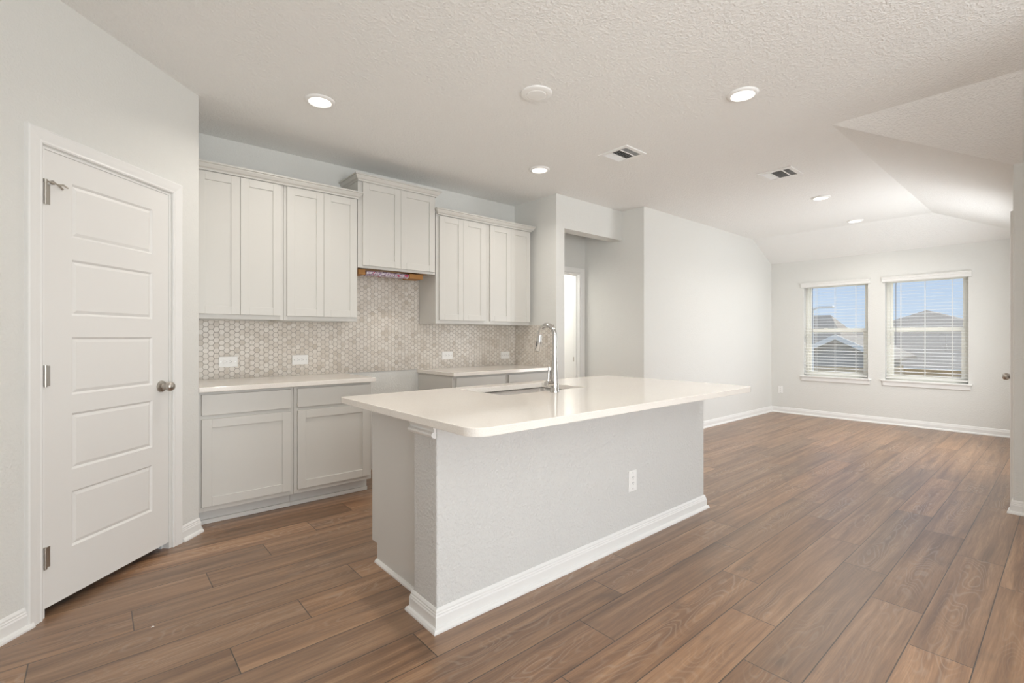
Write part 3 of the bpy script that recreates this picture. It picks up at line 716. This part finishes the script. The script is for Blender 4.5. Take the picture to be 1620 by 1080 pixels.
# ------------------------------------------------------------------ room behind the hall doorway: its own ceiling lamp
ll = thing('flush_light', 'round ceiling lamp in the room behind the hall doorway', 'ceiling light', (4.58, 4.9, H))
bm = bmesh.new(); lathe(bm, [(.14, -.0005), (.145, -.03), (.12, -.055), (.06, -.07), (0, -.073)], 32); obj('lamp_dome', bm, 'bulb', ll, smooth=True)
l = lamp('lamp', 'POINT', (0, 0, -.25), 42, (1, .98, .95), shadow_soft_size=.1); l.parent = ll

# ------------------------------------------------------------------ outside: ground, houses, street lamp
struct(boxes('ground', [(8.8, 140, -60, 90, -3.5, -3.3)], 'ground'))
def hip_house(label, x0, x1, y0, y1, ze, zr, ra, rb, name='house'):
    """ra, rb: ridge ends (x, y)"""
    r = thing(name, label, 'house', ((x0+x1)/2, (y0+y1)/2, -3.3), 0, 'neighbouring houses'); ox, oy, oz = r.location
    q = .45
    boxes('house_wall', [(x0+q-ox, x1-q-ox, y0+q-oy, y1-q-oy, 0, ze-oz-.02)], 'house', r)
    bm = bmesh.new(); A = [bm.verts.new((x-ox, y-oy, ze-oz)) for x, y in ((x0, y0), (x1, y0), (x1, y1), (x0, y1))]
    P, Q = [bm.verts.new((x-ox, y-oy, zr-oz)) for x, y in (ra, rb)]
    if abs(ra[0]-rb[0]) > abs(ra[1]-rb[1]):
        for f in ((A[0], A[3], P), (A[0], P, Q, A[1]), (A[1], Q, A[2]), (A[3], A[2], Q, P)): bm.faces.new(f)
    else:
        for f in ((A[0], P, A[1]), (A[1], P, Q, A[2]), (A[2], Q, A[3]), (A[3], Q, P, A[0])): bm.faces.new(f)
    bm.faces.new(A); obj('roof', bm, 'roof', r)
    boxes('fascia', [(x0-.04-ox, x0-ox, y0-oy, y1-oy, ze-.06-oz, ze+.02-oz)], 'fascia', r)
    return r
hA = hip_house('large grey-roofed house seen through the right window', 37.5, 56, -3.2, 15.6, -.66, 3.17, (46, 7.1), (50, 7.1))
ox, oy, oz = hA.location
for y in (2.4, 4.9, 7.9, 10.4):
    wn_ = boxes('house_window', [(37.5+.36-ox, 37.5+.46-ox, y-.75-oy, y+.75-oy, -2.6-oz, -1.30-oz)], 'fascia', hA); boxes('pane', [(37.5+.33-ox, 37.5+.36-ox, y-.6-oy, y+.6-oy, -2.5-oz, -1.4-oz)], 'dkglass', wn_)
hB = hip_house('grey-roofed house with a front gable seen through the left window', 19.6, 24.5, 4.75, 13.5, .12, 2.09, (22.0, 6.3), (22.0, 11.5))
ox, oy, oz = hB.location
# projecting front wing with a gable
pk_, ww, zg, zp, xf = 4.74, 1.32, .50, 1.19, 17.2
bm = bmesh.new(); prism(bm, [(pk_-ww, zg), (pk_, zp), (pk_+ww, zg), (pk_+ww, zg+.10), (pk_, zp+.10), (pk_-ww, zg+.10)], xf-.2, 20.6, lambda u, v_, w_: (w_-ox, u-oy, v_-oz)); obj('gable_roof', bm, 'roof', hB)
bm = bmesh.new(); prism(bm, [(pk_-ww+.2, .30), (pk_+ww-.2, .30), (pk_+ww-.2, zg+.1), (pk_, zp-.01), (pk_-ww+.2, zg+.1)], xf, 19.5, lambda u, v_, w_: (w_-ox, u-oy, v_-oz)); obj('gable_wall', bm, 'gable', hB)
bm = bmesh.new()
for s_ in (-1, 1): prism(bm, [(pk_, zp+.11), (pk_+s_*(ww+.04), zg+.10), (pk_+s_*(ww+.04), zg-.05), (pk_, zp-.04)], xf-.25, xf-.2, lambda u, v_, w_: (w_-ox, u-oy, v_-oz))
obj('rake_board', bm, 'fascia', hB)
boxes('house_wall', [(xf+.02-ox, 19.9-ox, pk_-ww+.22-oy, pk_+ww-.22-oy, -3.28-oz, .30-oz)], 'house', hB)
for y in (4.25, 5.25):
    wn_ = boxes('house_window', [(xf-.05-ox, xf+.019-ox, y-.4-oy, y+.4-oy, -1.3-oz, .08-oz)], 'fascia', hB); boxes('pane', [(xf-.07-ox, xf-.05-ox, y-.32-oy, y+.32-oy, -1.2-oz, -.02-oz)], 'dkglass', wn_)
sl = thing('street_lamp', 'pale street lamp seen at the left edge of the left window', 'street lamp', (16, 5.06, -3.3))
bm = bmesh.new(); tube(bm, [(0, 0, 0), (0, 0, 5.38)], [.07, .045], 12); obj('pole', bm, 'fascia', sl, smooth=True)
bm = bmesh.new(); tube(bm, [(0, 0, 5.30), (0, -.12, 5.37), (0, -.25, 5.38)], .03, 10); obj('arm', bm, 'fascia', sl, smooth=True)
boxes('lamp_head', [(-.10, .10, -.55, -.20, 5.35, 5.42)], 'fascia', sl, .02)
